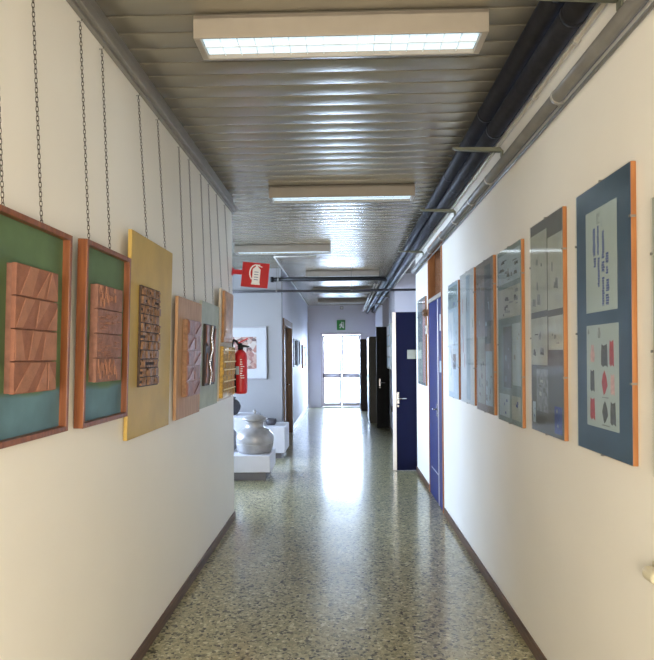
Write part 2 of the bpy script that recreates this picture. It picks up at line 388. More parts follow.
# ------------------------------------------------------------------ ceiling lights
def light_body(L, Wd, H, ncol):
    e = empty('ceiling_light', (0, 0, 0))
    t = .012
    b = MB().box((-L / 2, 0, 0), (L / 2, t, H), .003).box((-L / 2, Wd - t, 0), (L / 2, Wd, H), .003)
    b.box((-L / 2, 0, H - .02), (L / 2, Wd, H), .003)
    b.build('housing', 'cream', e)
    b = MB().box((-L / 2, t, 0), (-L / 2 + .03, Wd - t, H - .02), .003); b.build('end_cap', 'cream', e)
    b = MB().box((L / 2 - .03, t, 0), (L / 2, Wd - t, H - .02), .003); b.build('end_cap', 'cream', e)
    MB().box((-L / 2 + .032, t + .001, .022), (L / 2 - .032, Wd - t - .001, .026)).build('diffuser', 'diffuser', e)
    b = MB(); x0, x1 = -L / 2 + .034, L / 2 - .034
    b.box((x0, Wd / 2 - .003, .010), (x1, Wd / 2 + .003, .02))
    for i in range(1, ncol): x = x0 + (x1 - x0) * i / ncol; b.box((x - .0015, t + .002, .012), (x + .0015, Wd - t - .002, .02))
    b.build('louver_grille', 'louver', e)
    return e
LIGHTS = [(-.0, 2.742, 'long cream ceiling light with glowing louvre, largest and closest overhead'),
          (0, 5.53, 'ceiling light second along the corridor, hung before the fire sign'),
          (-.838, 8.40, 'ceiling light over the alcove, partly hidden by the relief panel wall'),
          (.0, 11.05, 'ceiling light just in front of the crossing black pipe, past the fire sign'),
          (0, 13.85, 'ceiling light fifth along the corridor, beyond the crossing pipes'),
          (0, 16.4, 'ceiling light last along the corridor, before the end wall')]
proto = light_body(1.352, .205, .106, 16)
for i, (x, y, lab) in enumerate(LIGHTS):
    o = proto if i == 0 else copy_tree(proto)
    o.location = (x, y, ZC - .108 - .006)
    tag(o, lab, 'ceiling light', 'fluorescent lights on the corridor ceiling')

# ------------------------------------------------------------------ pipes
def pipe(name, pts, r, m, label, cat='pipe', group=None, n=16):
    o = empty(name, pts[0], label, cat, group); p0 = Vector(pts[0])
    MB().tube([Vector(q) - p0 for q in pts], r, n).build('pipe_run', m, o)
    return o, p0
def arc(c, r, a0, a1, pl, n=6):
    out = []
    for i in range(n + 1):
        a = R(a0 + (a1 - a0) * i / n); u, v = r * math.cos(a), r * math.sin(a)
        out.append({'xy': (c[0] + u, c[1] + v, c[2]), 'yz': (c[0], c[1] + u, c[2] + v), 'xz': (c[0] + u, c[1], c[2] + v)}[pl])
    return out
Z0 = 1.6
P1 = (.890, Z0 + 1.475); P2 = (.945, Z0 + 1.378); P3 = (.994, Z0 + 1.318); P4 = (.977, Z0 + 1.16); P5 = (1.0, Z0 + 1.112)
joints = [1.2, 2.45, 3.7, 4.95, 6.3, 7.6, 8.9, 10.2, 11.5, 12.8, 14.1, 15.4, 16.7]
for (x, z), r, lab in ((P1, .050, 'thick black insulated pipe further from the wall, under the ceiling edge'), (P2, .053, 'thick black insulated pipe next to the wall, under the ceiling edge')):
    o, p0 = pipe('insulated_pipe', [(x, -3, z), (x, 18.65, z)], r, 'black_pipe', lab, 'pipe', 'thick black pipes along the ceiling edge')
    for y in joints:
        MB().tube([(0, y - p0.y - .012, 0), (0, y - p0.y + .012, 0)], r + .0025, 16).build('joint_band', 'black_pipe', o)
o, p0 = pipe('thin_pipe', [(P3[0], -3, P3[1]), (P3[0], 18.6, P3[1])], .0115, 'thin_pipe', 'thin pale pipe between the black pipes and grey conduit', 'pipe', None, 10)
for y in (2.55, 3.1, 4.5, 6.4):
    b = MB().tube([(0, y - p0.y - .008, 0), (0, y - p0.y + .008, 0)], .017, 10).box((0, y - p0.y - .006, -.004), (XR - P3[0] - .002, y - p0.y + .006, .004))
    b.build('pipe_clip', 'clip', o)
cpts = [(P4[0], -3, P4[1]), (P4[0], 8.26, P4[1])] + arc((P4[0] + .12, 8.28, P4[1]), .12, 180, 95, 'xy', 8) + [(1.55, 8.40, P4[1])]
o, p0 = pipe('grey_conduit', cpts, .030, 'conduit', 'wide grey conduit running along the wall above the glazed panels', 'conduit')
for y in (2.73, 4.0, 4.55, 5.2, 5.9, 6.7, 7.5):
    b = MB().tube([(0, y - p0.y - .01, 0), (0, y - p0.y + .01, 0)], .033, 14).box((.0, y - p0.y - .012, -.037), (XR - P4[0] - .002, y - p0.y + .012, -.030), .002)
    b.build('pipe_clip', 'clip', o)
o, p0 = pipe('slim_conduit', [(P5[0], -3, P5[1]), (P5[0], 8.29, P5[1])], .008, 'conduit', 'slim conduit against the wall just under the wide grey conduit', 'conduit', None, 8)
# brackets under the pipes
proto = None
for i, (y, lab) in enumerate(((2.18, 'olive pipe bracket crossing the top edge, closest overhead'), (3.78, 'olive pipe bracket second along the pipes, between the first two ceiling lights'),
                 (5.36, 'pipe bracket third along the black pipes'), (7.47, 'pipe bracket fourth along, above the poster by the blue door'), (11.75, 'pipe bracket fifth along, just past the crossing pipes'), (13.0, 'pipe bracket sixth along, above the notice board'), (15.0, 'pipe bracket last along, near the end wall'))):
    if proto is None:
        e = empty('pipe_bracket', (0, 0, 0))
        b = MB().prism([(-.315, .004), (-.02, .0), (-.001, -.024), (-.02, -.026), (-.295, -.010)], -.016, .016, 'y'); b.build('arm', 'bracket', e)
        MB().box((-.012, -.02, -.055), (-.0005, .02, -.02), .003).build('wall_mount', 'bracket', e)
        MB().tube([(-.05, 0, -.002), (-.05, 0, .006)], .007, 8).build('bolt', 'clip', e)
        proto = e
    o = proto if i == 0 else copy_tree(proto)
    o.location = (XR if (y < 8.42 or y > 12.2) else XR, y, Z0 + 1.292)
    tag(o, lab, 'bracket', 'brackets under the black pipes')
# crossing pipes
pts = [(-1.22, 10.35, 2.93), (.62, 10.35, 2.93)] + [(.69, 10.40, 2.93), (.74, 10.52, 2.93), (.755, 10.65, 2.93), (.755, 18.65, 2.93)]
o, p0 = pipe('crossing_pipe', pts, .036, 'hose', 'thick black pipe crossing the corridor below the ceiling', 'pipe', None, 12)
MB().tube([(-.02, 0, 0), (.03, 0, 0)], .048, 14).build('end_cap', 'hose', o)
MB().tube([(.10, 0, 0), (.125, 0, 0)], .046, 14).tube([(.112, 0, .03), (.112, 0, ZC - 2.93 - .006)], .006, 6).build('hanger', 'grey_metal', o)
o, p0 = pipe('crossing_pipe', [(-3.5, 10.62, 2.755), (1.595, 10.62, 2.755)], .022, 'dark_pipe', 'thin dark pipe crossing the corridor lower than the thick black one', 'pipe', None, 10)
for x in (-1.17, .16):
    b = MB().tube([(x + 3.5 - .012, 0, 0), (x + 3.5 + .012, 0, 0)], .03, 10).tube([(x + 3.5, 0, .02), (x + 3.5, 0, ZC - 2.755 - .006)], .005, 6)
    b.build('hanger', 'grey_metal', o)
o, p0 = pipe('ceiling_conduit', [(-.4, 9.3, ZC - .03), (-1.05, 9.3, ZC - .03), (-1.06, 9.32, ZC - .03), (-1.06, 18.6, ZC - .03)], .012, 'white_enamel', 'thin white conduit running on the ceiling edge past the fire sign', 'conduit', None, 8)
for k, (x, z) in enumerate(((.675, 2.97), (.62, 2.975))):
    o, p0 = pipe('small_pipe', [(x, 11.6, z), (x, 18.6, z)], .02, 'thin_pipe', ('slim bright pipe beyond the crossing pipes, further from the wall', 'slim bright pipe beyond the crossing pipes, second from the wall')[1 - k], 'pipe', 'slim bright pipes at the far ceiling edge', 10)

# ------------------------------------------------------------------ relief panels on chains
TILT = R(1.9)
def hang_root(name, y0, zb, label, cat='relief panel'):
    return empty(name, (XL + .004, y0, zb), label, cat, 'relief panels hung on chains', None, (0, TILT, 0))
def link_chain(length):
    b = MB(); pitch = .0165; n = max(2, int(length / pitch)); pitch = length / n; hl, w, r = pitch * .5 + .0018, .0046, .00135
    for k in range(n):
        zc = -pitch * (k + .5); pts = []
        for j in range(10):
            a = 2 * math.pi * j / 10
            u = w * math.cos(a); v = (hl - w) * (1 if math.sin(a) > .01 else (-1 if math.sin(a) < -.01 else 0)) + w * math.sin(a)
            pts.append((u, 0, zc + v) if k % 2 else (0, u, zc + v))
        b.tube(pts, r, 5, closed=True)
    return b
def add_chains(y0, zb, H, ys, what):
    xt = XL + .004 + math.sin(TILT) * H + .012; zt = zb + math.cos(TILT) * H + .001
    a = Vector((XL + .012, 0, 2.997)); bt = Vector((xt, 0, zt)); dv = bt - a; Ln = dv.length
    for k, y in enumerate(ys):
        e = empty('hanging_chain', (a.x, y, a.z), 'dark steel chain holding the %s, %s' % (what, ('end further from the exit', 'end closer to the exit')[k]), 'chain', 'chains hanging from the wall rail')
        ang = math.atan2(dv.x, -dv.z)
        o = link_chain(Ln).build('chain_links', 'chain', e); o.rotation_euler = (0, -ang, 0)
        MB().tube([(-.011, 0, .002), (.004, 0, .002), (.007, 0, .006), (.007, 0, .012)], .0028, 8).build('wall_hook', 'steel', e)

def framed_tray(y0, w, zb, H, label, what, chains, style, seed):
    e = hang_root('hanging_relief', y0, zb, label)
    D, t = .040, .02
    b = MB().box((0, 0, 0), (D, t, H), .002).box((0, w - t, 0), (D, w, H), .002).box((0, t, H - t), (D, w - t, H), .002).box((0, t, 0), (D, w - t, t), .002)
    b.build('frame', 'frame', e)
    key = 'tray_%d' % seed
    M[key] = two_tone('painted_tray', (.092, .155, .07), (.10, .195, .24), .16)
    MB().box((.004, t, t), (.012, w - t, H - t)).build('painted_board', key, e)
    rnd = random.Random(seed)
    ty0, tw, tz0, th = (.107, .278, .162, .105) if style == 0 else (.101, .282, .18, .1045)
    MB().box((.012, ty0 + .004, tz0 + .003), (.03, ty0 + tw - .004, tz0 + 4 * th - .003)).build('backing_block', 'terra3', e)
    for k in range(4):
        z0 = tz0 + k * th + .0015; z1 = tz0 + (k + 1) * th - .0015; y1 = ty0 + tw
        b = MB().box((.030, ty0, z0), (.046, y1, z1), .002, 0)
        if style == 0:
            # raised diagonal facets; from the viewer's side u grows with Y
            F = [[((0, 0), (.35, 1), (.6, 1), (.28, 0)), ((.5, 0), (.75, 1), (.75, 0)), ((.8, 0), (.8, 1), (1, .3), (1, 0))],
                 [((.0, 0), (.22, 0), (.12, 1), (0, 1)), ((.3, 0), (.42, 0), (.62, 1), (.4, 1)), ((.62, .0), (1, 0), (1, 1), (.72, 1))],
                 [((.0, 0), (.15, 0), (.42, 1), (.2, 1)), ((.45, 0), (.8, 1), (.55, 1)), ((.75, 0), (1, 0), (1, .8))],
                 [((.08, 0), (.3, 1), (.5, 1), (.34, .0)), ((.45, .0), (.78, 1), (.62, .0)), ((.7, .0), (.84, 1), (1, .2), (1, 0))]][k]
            for poly in F:
                pp = [(ty0 + .004 + u * (tw - .008), z0 + .003 + v * (z1 - z0 - .006)) for u, v in poly]
                b.prism(pp, .046, .046 + .0018, 'x', 1)
        else:
            for q in range(26):
                u = rnd.uniform(.02, .8); v = rnd.uniform(.04, .8)
                if k in (1, 2): pl = (u, v, u + rnd.uniform(.05, .2), v + .05)
                else: pl = (u, v, u + .04, v + rnd.uniform(.15, .5))
                pl = (pl[0], pl[1], min(.98, pl[2]), min(.97, pl[3]))
                b.box((.045, ty0 + pl[0] * tw, z0 + pl[1] * th * .98), (.046 + rnd.uniform(.002, .006), ty0 + pl[2] * tw, z0 + pl[3] * th * .97), .0015, 1, 1)
        b.build('relief_tile', ['terra', 'terra2'] if style == 0 else ['terra3', 'terra2'], e)
    add_chains(y0, zb, H, chains, what)
    return e
framed_tray(1.752, .505, 1.325, .742, 'wood-framed green and blue board with four smooth diagonal-patterned terracotta tiles, closest to the viewer', 'framed board with smooth tiles', (1.835, 2.075), 0, 3)
framed_tray(2.386, .502, 1.317, .766, 'wood-framed green and blue board with four rough carved terracotta tiles, beside the gold panel', 'framed board with carved tiles', (2.465, 2.69), 1, 7)

# gold panel
e = hang_root('hanging_relief', 2.93, 1.19, 'large plain gold board with a dark carved openwork block in its middle')
MB().box((0, 0, 0), (.02, .705, 1.045), .002).build('board', 'gold', e)
rnd = random.Random(11)
b = MB().box((.02, .12, .258), (.032, .433, .785), .002, 0)
uy0, uw, uz0, uh = .124, .305, .263, .517
rows = 11; zz = uz0
for r_ in range(rows):
    h = uh / rows; y = uy0
    kind = r_ % 4
    while y < uy0 + uw - .012:
        w_ = rnd.uniform(.016, .042); w_ = min(w_, uy0 + uw - y)
        z0, z1 = zz + .003, zz + h - .003; dp = .032 + rnd.uniform(.004, .014)
        k = rnd.random()
        if k < .3: b.box((.031, y + .002, z0), (dp, y + w_ - .002, z1), .0015, 1, 1)
        elif k < .55: b.box((.031, y + .002, z0), (dp, y + w_ * .4, z1), .0015, 1, 1).box((.031, y + .002, z1 - .012), (dp, y + w_ - .003, z1), .0015, 1, 1)
        elif k < .75: b.prism([(y + .002, z0), (y + w_ - .002, z0), (y + w_ / 2, z1)], .031, dp, 'x', 1)
        else: b.box((.031, y + .003, z0), (dp, y + w_ - .003, z0 + .012), .0015, 1, 1).box((.031, y + .003, z1 - .014), (dp, y + w_ - .003, z1), .0015, 1, 1)
        y += w_
    zz += h
b.build('carved_block', ['bronze_dark', 'bronze'], e)
add_chains(2.93, 1.19, 1.045, (3.175, 3.505), 'gold board')

# tan board with copper tiles
e = hang_root('hanging_relief', 3.786, 1.197, 'tan wooden board with a thick block of shiny copper tiles')
MB().box((0, 0, 0), (.02, .633, .795), .002).build('board', 'tanboard', e)
MB().box((.02, .125, .141), (.05, .485, .656), .002).build('tile_block', 'bronze', e)
for i in range(5):
    for j in range(2):
        z0 = .142 + i * .1026; y0 = .126 + j * .179
        b = MB().box((.05, y0 + .001, z0 + .001), (.056, y0 + .177, z0 + .1006), .002)
        b.prism([(y0 + .012, z0 + .012), (y0 + .165, z0 + .012), (y0 + (.165 if (i + j) % 2 else .012), z0 + .09)], .056, .061, 'x')
        b.build('copper_tile', ['copper', 'copper2'][(i + j) % 2], e)
add_chains(3.786, 1.197, .795, (3.965, 4.225), 'tan board with copper tiles')
# grey-green board with dark zigzag relief
e = hang_root('hanging_relief', 4.43, 1.212, 'grey-green board with a dark relief split by a bright zigzag strip')
MB().box((0, 0, 0), (.02, .61, .81), .002).build('board', 'greyboard', e)
MB().box((.02, .055, .171), (.04, .40, .641), .002).build('dark_relief', 'blackbrown', e)
zz = [(.26, .635), (.22, .53), (.27, .45), (.17, .35), (.25, .26), (.20, .178)]
b = MB()
for (a0, c0), (a1, c1) in zip(zz, zz[1:]): b.prism([(a0 - .022, c0), (a1 - .022, c1), (a1 + .022, c1), (a0 + .022, c0)], .0405, .05, 'x')
b.build('zigzag_strip', 'brass', e)
b = MB().prism([(.075, .19), (.15, .19), (.11, .42)], .0405, .048, 'x').prism([(.30, .19), (.39, .19), (.39, .62), (.35, .58)], .0405, .048, 'x').prism([(.065, .5), (.15, .47), (.13, .63), (.065, .63)], .0405, .048, 'x')
b.build('copper_inlay', 'copper', e)
add_chains(4.43, 1.212, .81, (4.575, 4.84), 'grey-green board')
# beige board, two plaques
e = hang_root('hanging_relief', 5.105, 1.22, 'narrow beige board with a sienna plaque above a beaded gold mosaic plaque')
MB().box((0, 0, 0), (.02, .56, .97), .002).build('board', 'beigeboard', e)
MB().box((.02, .05, .508), (.042, .46, .955), .004).box((.042, .09, .55), (.046, .42, .915), .004).build('sienna_plaque', 'sienna', e)
b = MB().box((.02, .005, .024), (.05, .565, .473), .004)
rnd = random.Random(5)
for i in range(7):
    for j in range(9): b.box((.05, .012 + j * .061, .03 + i * .063), (.05 + rnd.uniform(.002, .010), .068 + j * .061, .086 + i * .063), .003, 0, 1)
mos = b.build('mosaic_plaque', 'goldmosaic', e)
bead = None
for k in range(60):
    zr = (.10, .17, .27, .34, .44)[k // 12]; loc = (.064, .03 + (k % 12) * .0445, zr)
    if bead is None: o = bead = MB().lathe([(0, -.007), (.006, -.003), (.006, .003), (0, .007)], 8).build('bead', 'bead', mos)
    else: o = bead.copy(); C.objects.link(o); o.parent = mos
    o.location = loc
add_chains(5.105, 1.22, .97, (5.15, 5.51), 'narrow beige board')

# ------------------------------------------------------------------ fire extinguisher and sign
e = empty('fire_extinguisher', (XL + .090, 5.845, 1.238), 'red fire extinguisher hung on the wall corner, beside the beaded gold plaque', 'fire extinguisher')
MB().lathe([(0, .004), (.045, 0), (.062, .012), (.065, .03), (.065, .36), (.058, .395), (.035, .42), (.022, .428), (.022, .44)], 28).build('cylinder', 'red', e)
MB().lathe([(.024, .430), (.028, .45), (.02, .462), (.02, .49), (.0, .497)], 16).build('valve', 'hose', e)
MB().prism([(-.03, .500), (.07, .545), (.074, .533), (-.02, .487)], -.011, .011, 'y').build('lever', 'red', e)
MB().prism([(-.03, .468), (-.02, .452), (.085, .452), (.088, .466), (.02, .482)], -.013, .013, 'y').build('carry_handle', 'hose', e)
MB().tube([(-.015, 0, .475), (-.04, -.015, .515), (-.06, -.03, .525), (-.074, -.045, .49), (-.07, -.062, .42), (-.052, -.077, .32), (-.045, -.079, .20), (-.045, -.078, .1)], .0125, 10).tube([(-.045, -.078, .1), (-.045, -.078, .02)], [.012, .018], 10).build('hose', 'hose', e)
b = MB()
for i in range(8):
    a0, a1 = R(-142 + i * 6), R(-142 + (i + 1) * 6)
    vs = [b.bm.verts.new((.0657 * math.cos(a), .0657 * math.sin(a), z)) for a, z in ((a0, .19), (a1, .19), (a1, .27), (a0, .27))]
    b.bm.faces.new(vs)
b.build('paper_label', 'sheet_blue', e)
b = MB(); rnd = random.Random(4)
for k in range(9):
    a0 = R(-82 + rnd.uniform(-4, 4)); a1 = a0 + R(rnd.uniform(14, 34)); z0 = .33 - k * .022
    b.bm.faces.new([b.bm.verts.new((.0657 * math.cos(a0 + (a1 - a0) * t), .0657 * math.sin(a0 + (a1 - a0) * t), z)) for t, z in ((0, z0), (.5, z0), (1, z0), (1, z0 + .007), (.5, z0 + .007), (0, z0 + .007))])
b.build('white_print', 'white', e)
MB().box((-.0895, -.02, .30), (-.06, .02, .34), .003).build('wall_mount', 'steel', e)

e = empty('fire_sign', (XL + .004, 5.86, 2.325), 'red square sign with white extinguisher pictogram, projecting from the wall corner', 'sign', None, None, (0, R(6), R(-4)))
MB().box((0, -.012, .09), (.10, .012, .135), .003).box((0, -.03, .075), (.006, .03, .15), .002).build('sign_arm', 'red', e)
bd = MB().box((.095, -.004, -.025), (.362, .004, .217), .002).build('sign_board', 'red', e)
b = MB(); yy0, yy1 = -.0058, -.0042
def rr(x0, z0, x1, z1): b.box((x0, yy0, z0), (x1, yy1, z1))
rr(.185, .03, .262, .165); b.prism([(.185, .165), (.262, .165), (.238, .188), (.208, .188)], yy0, yy1, 'y'); rr(.213, .188, .233, .205)
rr(.20, .203, .255, .212); b.prism([(.233, .196), (.275, .186), (.279, .193), (.236, .205)], yy0, yy1, 'y'); rr(.18, .015, .267, .03)
ar = [(.21 + .052 * math.cos(R(a)) - .0, .13 + .075 * math.sin(R(a))) for a in range(95, 250, 12)]
for (a0, c0), (a1, c1) in zip(ar, ar[1:]):
    dx, dz = a1 - a0, c1 - c0; l = math.hypot(dx, dz); nx, nz = -dz / l * .006, dx / l * .006
    b.prism([(a0 - nx, c0 - nz), (a1 - nx, c1 - nz), (a1 + nx, c1 + nz), (a0 + nx, c0 + nz)], yy0, yy1, 'y')
for k in range(4): b.box((.203, -.0064, .06 + k * .025), (.245, -.0058, .066 + k * .025), 0, 1)
o = b.build('extinguisher_pictogram', ['white', 'ink_blue'], bd); o.location = (.016, 0, -.012)

# ------------------------------------------------------------------ glazed panels on the right wall
FX = .022                                           # panel thickness
def marks(seed, rect, mats, n):
    """random small drawing strokes inside rect (y0,y1,z0,z1); returns list of (rect, material)"""
    rnd = random.Random(seed); out = []
    y0, y1, z0, z1 = rect; w, h = y1 - y0, z1 - z0
    for k in range(n):
        a = y0 + w * rnd.uniform(.06, .75); c = z0 + h * rnd.uniform(.06, .8)
        out.append(((a, min(y1 - .004, a + w * rnd.uniform(.06, .25)), c, min(z1 - .004, c + h * rnd.uniform(.02, .16))), rnd.choice(mats)))
    return out
def glazed_panel(y0, w, zb, H, label, back, sheets, seed, custom=None):
    e = empty('glazed_picture', (XR, y0, zb), label, 'picture', 'glazed panels in a row on the wall')
    MB().box((-FX + .003, 0, 0), (-.001, w, H), .001).build('wood_board', 'orange', e)
    bk = MB().box((-FX + .0015, .002, .002), (-FX + .003, w - .002, H - .002)).build('backing_sheet', back, e)
    for si, (u0, u1, v0, v1, m, inks, n) in enumerate(sheets):          # u from the far end (viewer's left), v from top
        ya, yb = w * (1 - u1), w * (1 - u0); za, zb2 = H * (1 - v1), H * (1 - v0)
        sh = MB().box((-FX + .0008, ya, za), (-FX + .0015, yb, zb2)).build('printed_sheet', m, e)
        if n:
            ml = sorted(set(inks)); b = MB()
            for (a0, a1, c0, c1), im in marks(seed * 31 + si, (ya, yb, za, zb2), inks, n):
                b.prism([(a0, c0), (a1, c0 + (c1 - c0) * .15), (a1 - (a1 - a0) * .15, c1), (a0 + (a1 - a0) * .1, c1 - (c1 - c0) * .1)], -FX + .0005, -FX + .0008, 'x', ml.index(im))
            b.build('printed_drawing', ml, sh)
    if custom: custom(e, w, H)
    MB().box((-FX - .0025, 0, 0), (-FX, w, H)).build('glass_pane', 'matglass' if custom else 'pglass', e)
    for (yy, zz) in ((w * .5, 0), (w * .5, H), (0, H * .27), (0, H * .82), (w, H * .45), (w, H * .8)):
        b = MB()
        if zz in (0, H):
            s_ = -1 if zz == 0 else 1
            b.box((-FX - .0045, yy - .004, min(zz - s_ * .006, zz + s_ * .003)), (-FX - .0025, yy + .004, max(zz - s_ * .006, zz + s_ * .003))).box((-FX - .0045, yy - .004, min(zz, zz + s_ * .003)), (-.004, yy + .004, max(zz, zz + s_ * .003)))
        else:
            s_ = -1 if yy == 0 else 1
            b.box((-FX - .0045, min(yy - s_ * .005, yy + s_ * .003), zz - .004), (-FX - .0025, max(yy - s_ * .005, yy + s_ * .003), zz + .004)).box((-FX - .0045, min(yy, yy + s_ * .003), zz - .004), (-.004, max(yy, yy + s_ * .003), zz + .004))
        b.build('glass_clip', 'grey_metal', e)
    return e
def navy_custom(e, w, H):
    # two pale pages on a navy mount (local y/z measured from the panel's corner)
    def page(ya, yb, za, zb): return MB().box((-FX + .0008, ya, za), (-FX + .0015, yb, zb)).build('printed_page', 'paper', e)
    pa = (.104, .379, .55, .95); pg = page(*pa); b = MB(); pw, ph = pa[1] - pa[0], pa[3] - pa[2]
    rnd = random.Random(2)
    def q(u0, u1, v0, v1, mi=0): b.box((-FX + .0004, pa[1] - u1 * pw, pa[3] - v1 * ph), (-FX + .0008, pa[1] - u0 * pw, pa[3] - v0 * ph), 0, mi)
    for k in range(5): q(.37, .37 + rnd.uniform(.06, .12), .05 + k * .022, .062 + k * .022, 1)
    def col(u0, u1, v0, v1, st=.024):
        v = v0
        while v < v1: q(u0 + rnd.uniform(0, .02), u1 - rnd.uniform(0, .02), v, min(v + st * .8, v1)); v += st
    col(.24, .34, .18, .45); col(.27, .36, .47, .56); col(.38, .46, .17, .45); col(.40, .48, .48, .76); col(.53, .55, .13, .19)
    col(.54, .62, .24, .5); col(.53, .63, .53, .63); col(.54, .62, .68, .95); col(.66, .75, .46, .56); col(.66, .74, .59, .66); col(.67, .77, .71, .82); col(.66, .76, .85, .95)
    b.build('blue_text_columns', ['ink_blue', 'ink_grey'], pg)
    pb = (.097, .379, .102, .50); pg = page(*pb); b = MB(); pw, ph = pb[1] - pb[0], pb[3] - pb[2]
    def poly(cu, cv, w_, h_, mi, sh):
        S = {'torn': [(-.5, -.4), (-.2, -.5), (.1, -.42), (.5, -.5), (.45, .1), (.4, .5), (-.1, .42), (-.42, .5), (-.5, .1)], 'diamond': [(-.5, .0), (-.15, -.5), (.1, -.4), (.5, -.1), (.35, .2), (0, .5), (-.3, .3)],
             'pot': [(-.35, -.5), (.35, -.5), (.5, -.1), (.3, .2), (.3, .5), (-.3, .5), (-.3, .2), (-.5, -.1)]}[sh]
        b.prism([(pb[1] - (cu + a * w_) * pw, pb[3] - (cv - c * h_) * ph) for a, c in S], -FX + .0004, -FX + .0008, 'x', mi)
    poly(.2, .28, .15, .17, 2, 'pot'); poly(.2, .28, .10, .12, 3, 'pot') if False else None
    poly(.58, .30, .2, .22, 0, 'torn'); poly(.8, .28, .13, .25, 1, 'torn'); poly(.19, .55, .14, .22, 0, 'torn'); poly(.58, .56, .18, .24, 1, 'diamond'); poly(.82, .57, .12, .2, 2, 'torn')
    poly(.19, .83, .16, .22, 1, 'torn'); poly(.59, .84, .18, .22, 0, 'diamond'); poly(.83, .84, .16, .22, 0, 'torn'); poly(.42, .08, .1, .1, 4, 'pot'); poly(.6, .70, .2, .012, 4, 'torn'); poly(.62, .965, .25, .012, 4, 'torn'); poly(.07, .06, .06, .05, 4, 'pot')
    b.build('fragment_drawings', ['ink_dark', 'ink_red', 'ink_pink', 'paper', 'ink_grey'], pg)
g = ['ink_grey', 'sheet_grey']; gd = ['ink_grey', 'ink_dark', 'sheet_grey']
glazed_panel(2.083, .478, 1.212, 1.048, 'orange-edged panel with navy mount, two pale pages of blue text and red-black fragments', 'navy', [], 1, navy_custom)
glazed_panel(2.72, .46, 1.208, 1.055, 'orange-edged glazed panel of grey sheets and pencil drawings beside the navy-mounted one', 'back_grey',
    [(.01, .54, .05, .425, 'sheet_grey', g, 9), (.57, .99, .10, .43, 'sheet_grey', g, 5), (.01, .54, .455, .68, 'sheet_grey', gd, 7), (.58, .99, .46, .61, 'sheet_grey', g, 4),
     (.18, .55, .70, .90, 'ink_grey', ['sheet_grey', 'back_grey'], 6), (.05, .14, .86, .96, 'sheet_blue', ['ink_blue'], 3), (.74, .95, .86, .98, 'ink_blue', ['ink_grey'], 2)], 2)
glazed_panel(3.35, .50, 1.19, 1.05, 'orange-edged glazed panel with teal sheets, third after the navy-mounted one', 'back_teal',
    [(.04, .96, .03, .20, 'sheet_blue', ['ink_grey', 'ink_dark', 'back_grey'], 14), (.04, .96, .23, .40, 'sheet_grey', gd, 16), (.25, .6, .45, .80, 'back_grey', ['back_teal', 'ink_grey'], 5), (.64, .96, .44, .78, 'sheet_blue', g, 4), (.05, .5, .84, .97, 'sheet_blue', ['ink_blue'], 3), (.6, .95, .84, .97, 'sheet_grey', ['ink_blue', 'ink_grey'], 5)], 3)
glazed_panel(3.966, .50, 1.20, 1.055, 'orange-edged glazed panel in brown-grey with a bluish vertical strip', 'back_brown',
    [(.05, .5, .04, .45, 'back_brown', ['sheet_grey', 'ink_grey'], 6), (.52, .86, .04, .55, 'back_grey', ['sheet_blue', 'ink_grey'], 4), (.08, .5, .5, .95, 'sheet_grey', ['back_brown', 'ink_grey'], 6), (.55, .92, .6, .95, 'sheet_blue', ['back_brown', 'ink_grey'], 5)], 4)
glazed_panel(4.555, .512, 1.215, 1.045, 'orange-edged glazed panel, palest of the row, white with a light blue strip', 'sheet_white',
    [(.05, .4, .05, .95, 'sheet_white', ['ink_pink', 'sheet_blue'], 5), (.45, .72, .03, .97, 'sheet_blue', ['sheet_white', 'ink_grey'], 6), (.75, .96, .05, .95, 'sheet_white', ['sheet_grey'], 3)], 5)
glazed_panel(5.174, .47, 1.215, 1.03, 'orange-edged glazed panel at the far end of the row, beside the royal blue door', 'sheet_blue',
    [(.04, .9, .03, .22, 'back_teal', ['ink_grey', 'ink_blue'], 6), (.04, .5, .25, .95, 'sheet_white', ['sheet_grey', 'sheet_blue'], 6), (.55, .92, .25, .6, 'sheet_blue', ['ink_grey'], 5), (.4, .75, .62, .75, 'ink_dark', ['sheet_white'], 2)], 6)
glazed_panel(7.22, .71, 1.23, 1.08, 'glazed grey poster on the wall between the royal blue door and open navy door', 'ink_grey',
    [(.04, .6, .03, .45, 'ink_grey', ['back_grey', 'sheet_blue'], 6), (.04, .6, .5, .97, 'sheet_grey', ['ink_grey'], 6), (.66, .95, .03, .97, 'ink_pink', ['sheet_grey'], 3)], 7)
glazed_panel(1.42, .523, 1.205, .89, 'pale panel mostly out of view, past the navy-mounted panel', 'sheet_grey', [(.06, .94, .05, .95, 'sheet_white', g, 8)], 8)
# small cream box at the right edge
e = empty('wall_fitting', (XR, 1.93, .895), 'small rounded cream fitting low on the wall, below the navy-mounted panel', 'wall fitting')
MB().box((-.012, -.05, -.03), (-.001, .05, .03), .008, 0, 3).build('back_plate', 'cream_plastic', e)
MB().box((-.055, -.04, -.022), (-.012, .04, .022), .018, 0, 4).build('rounded_cover', 'cream_plastic', e)

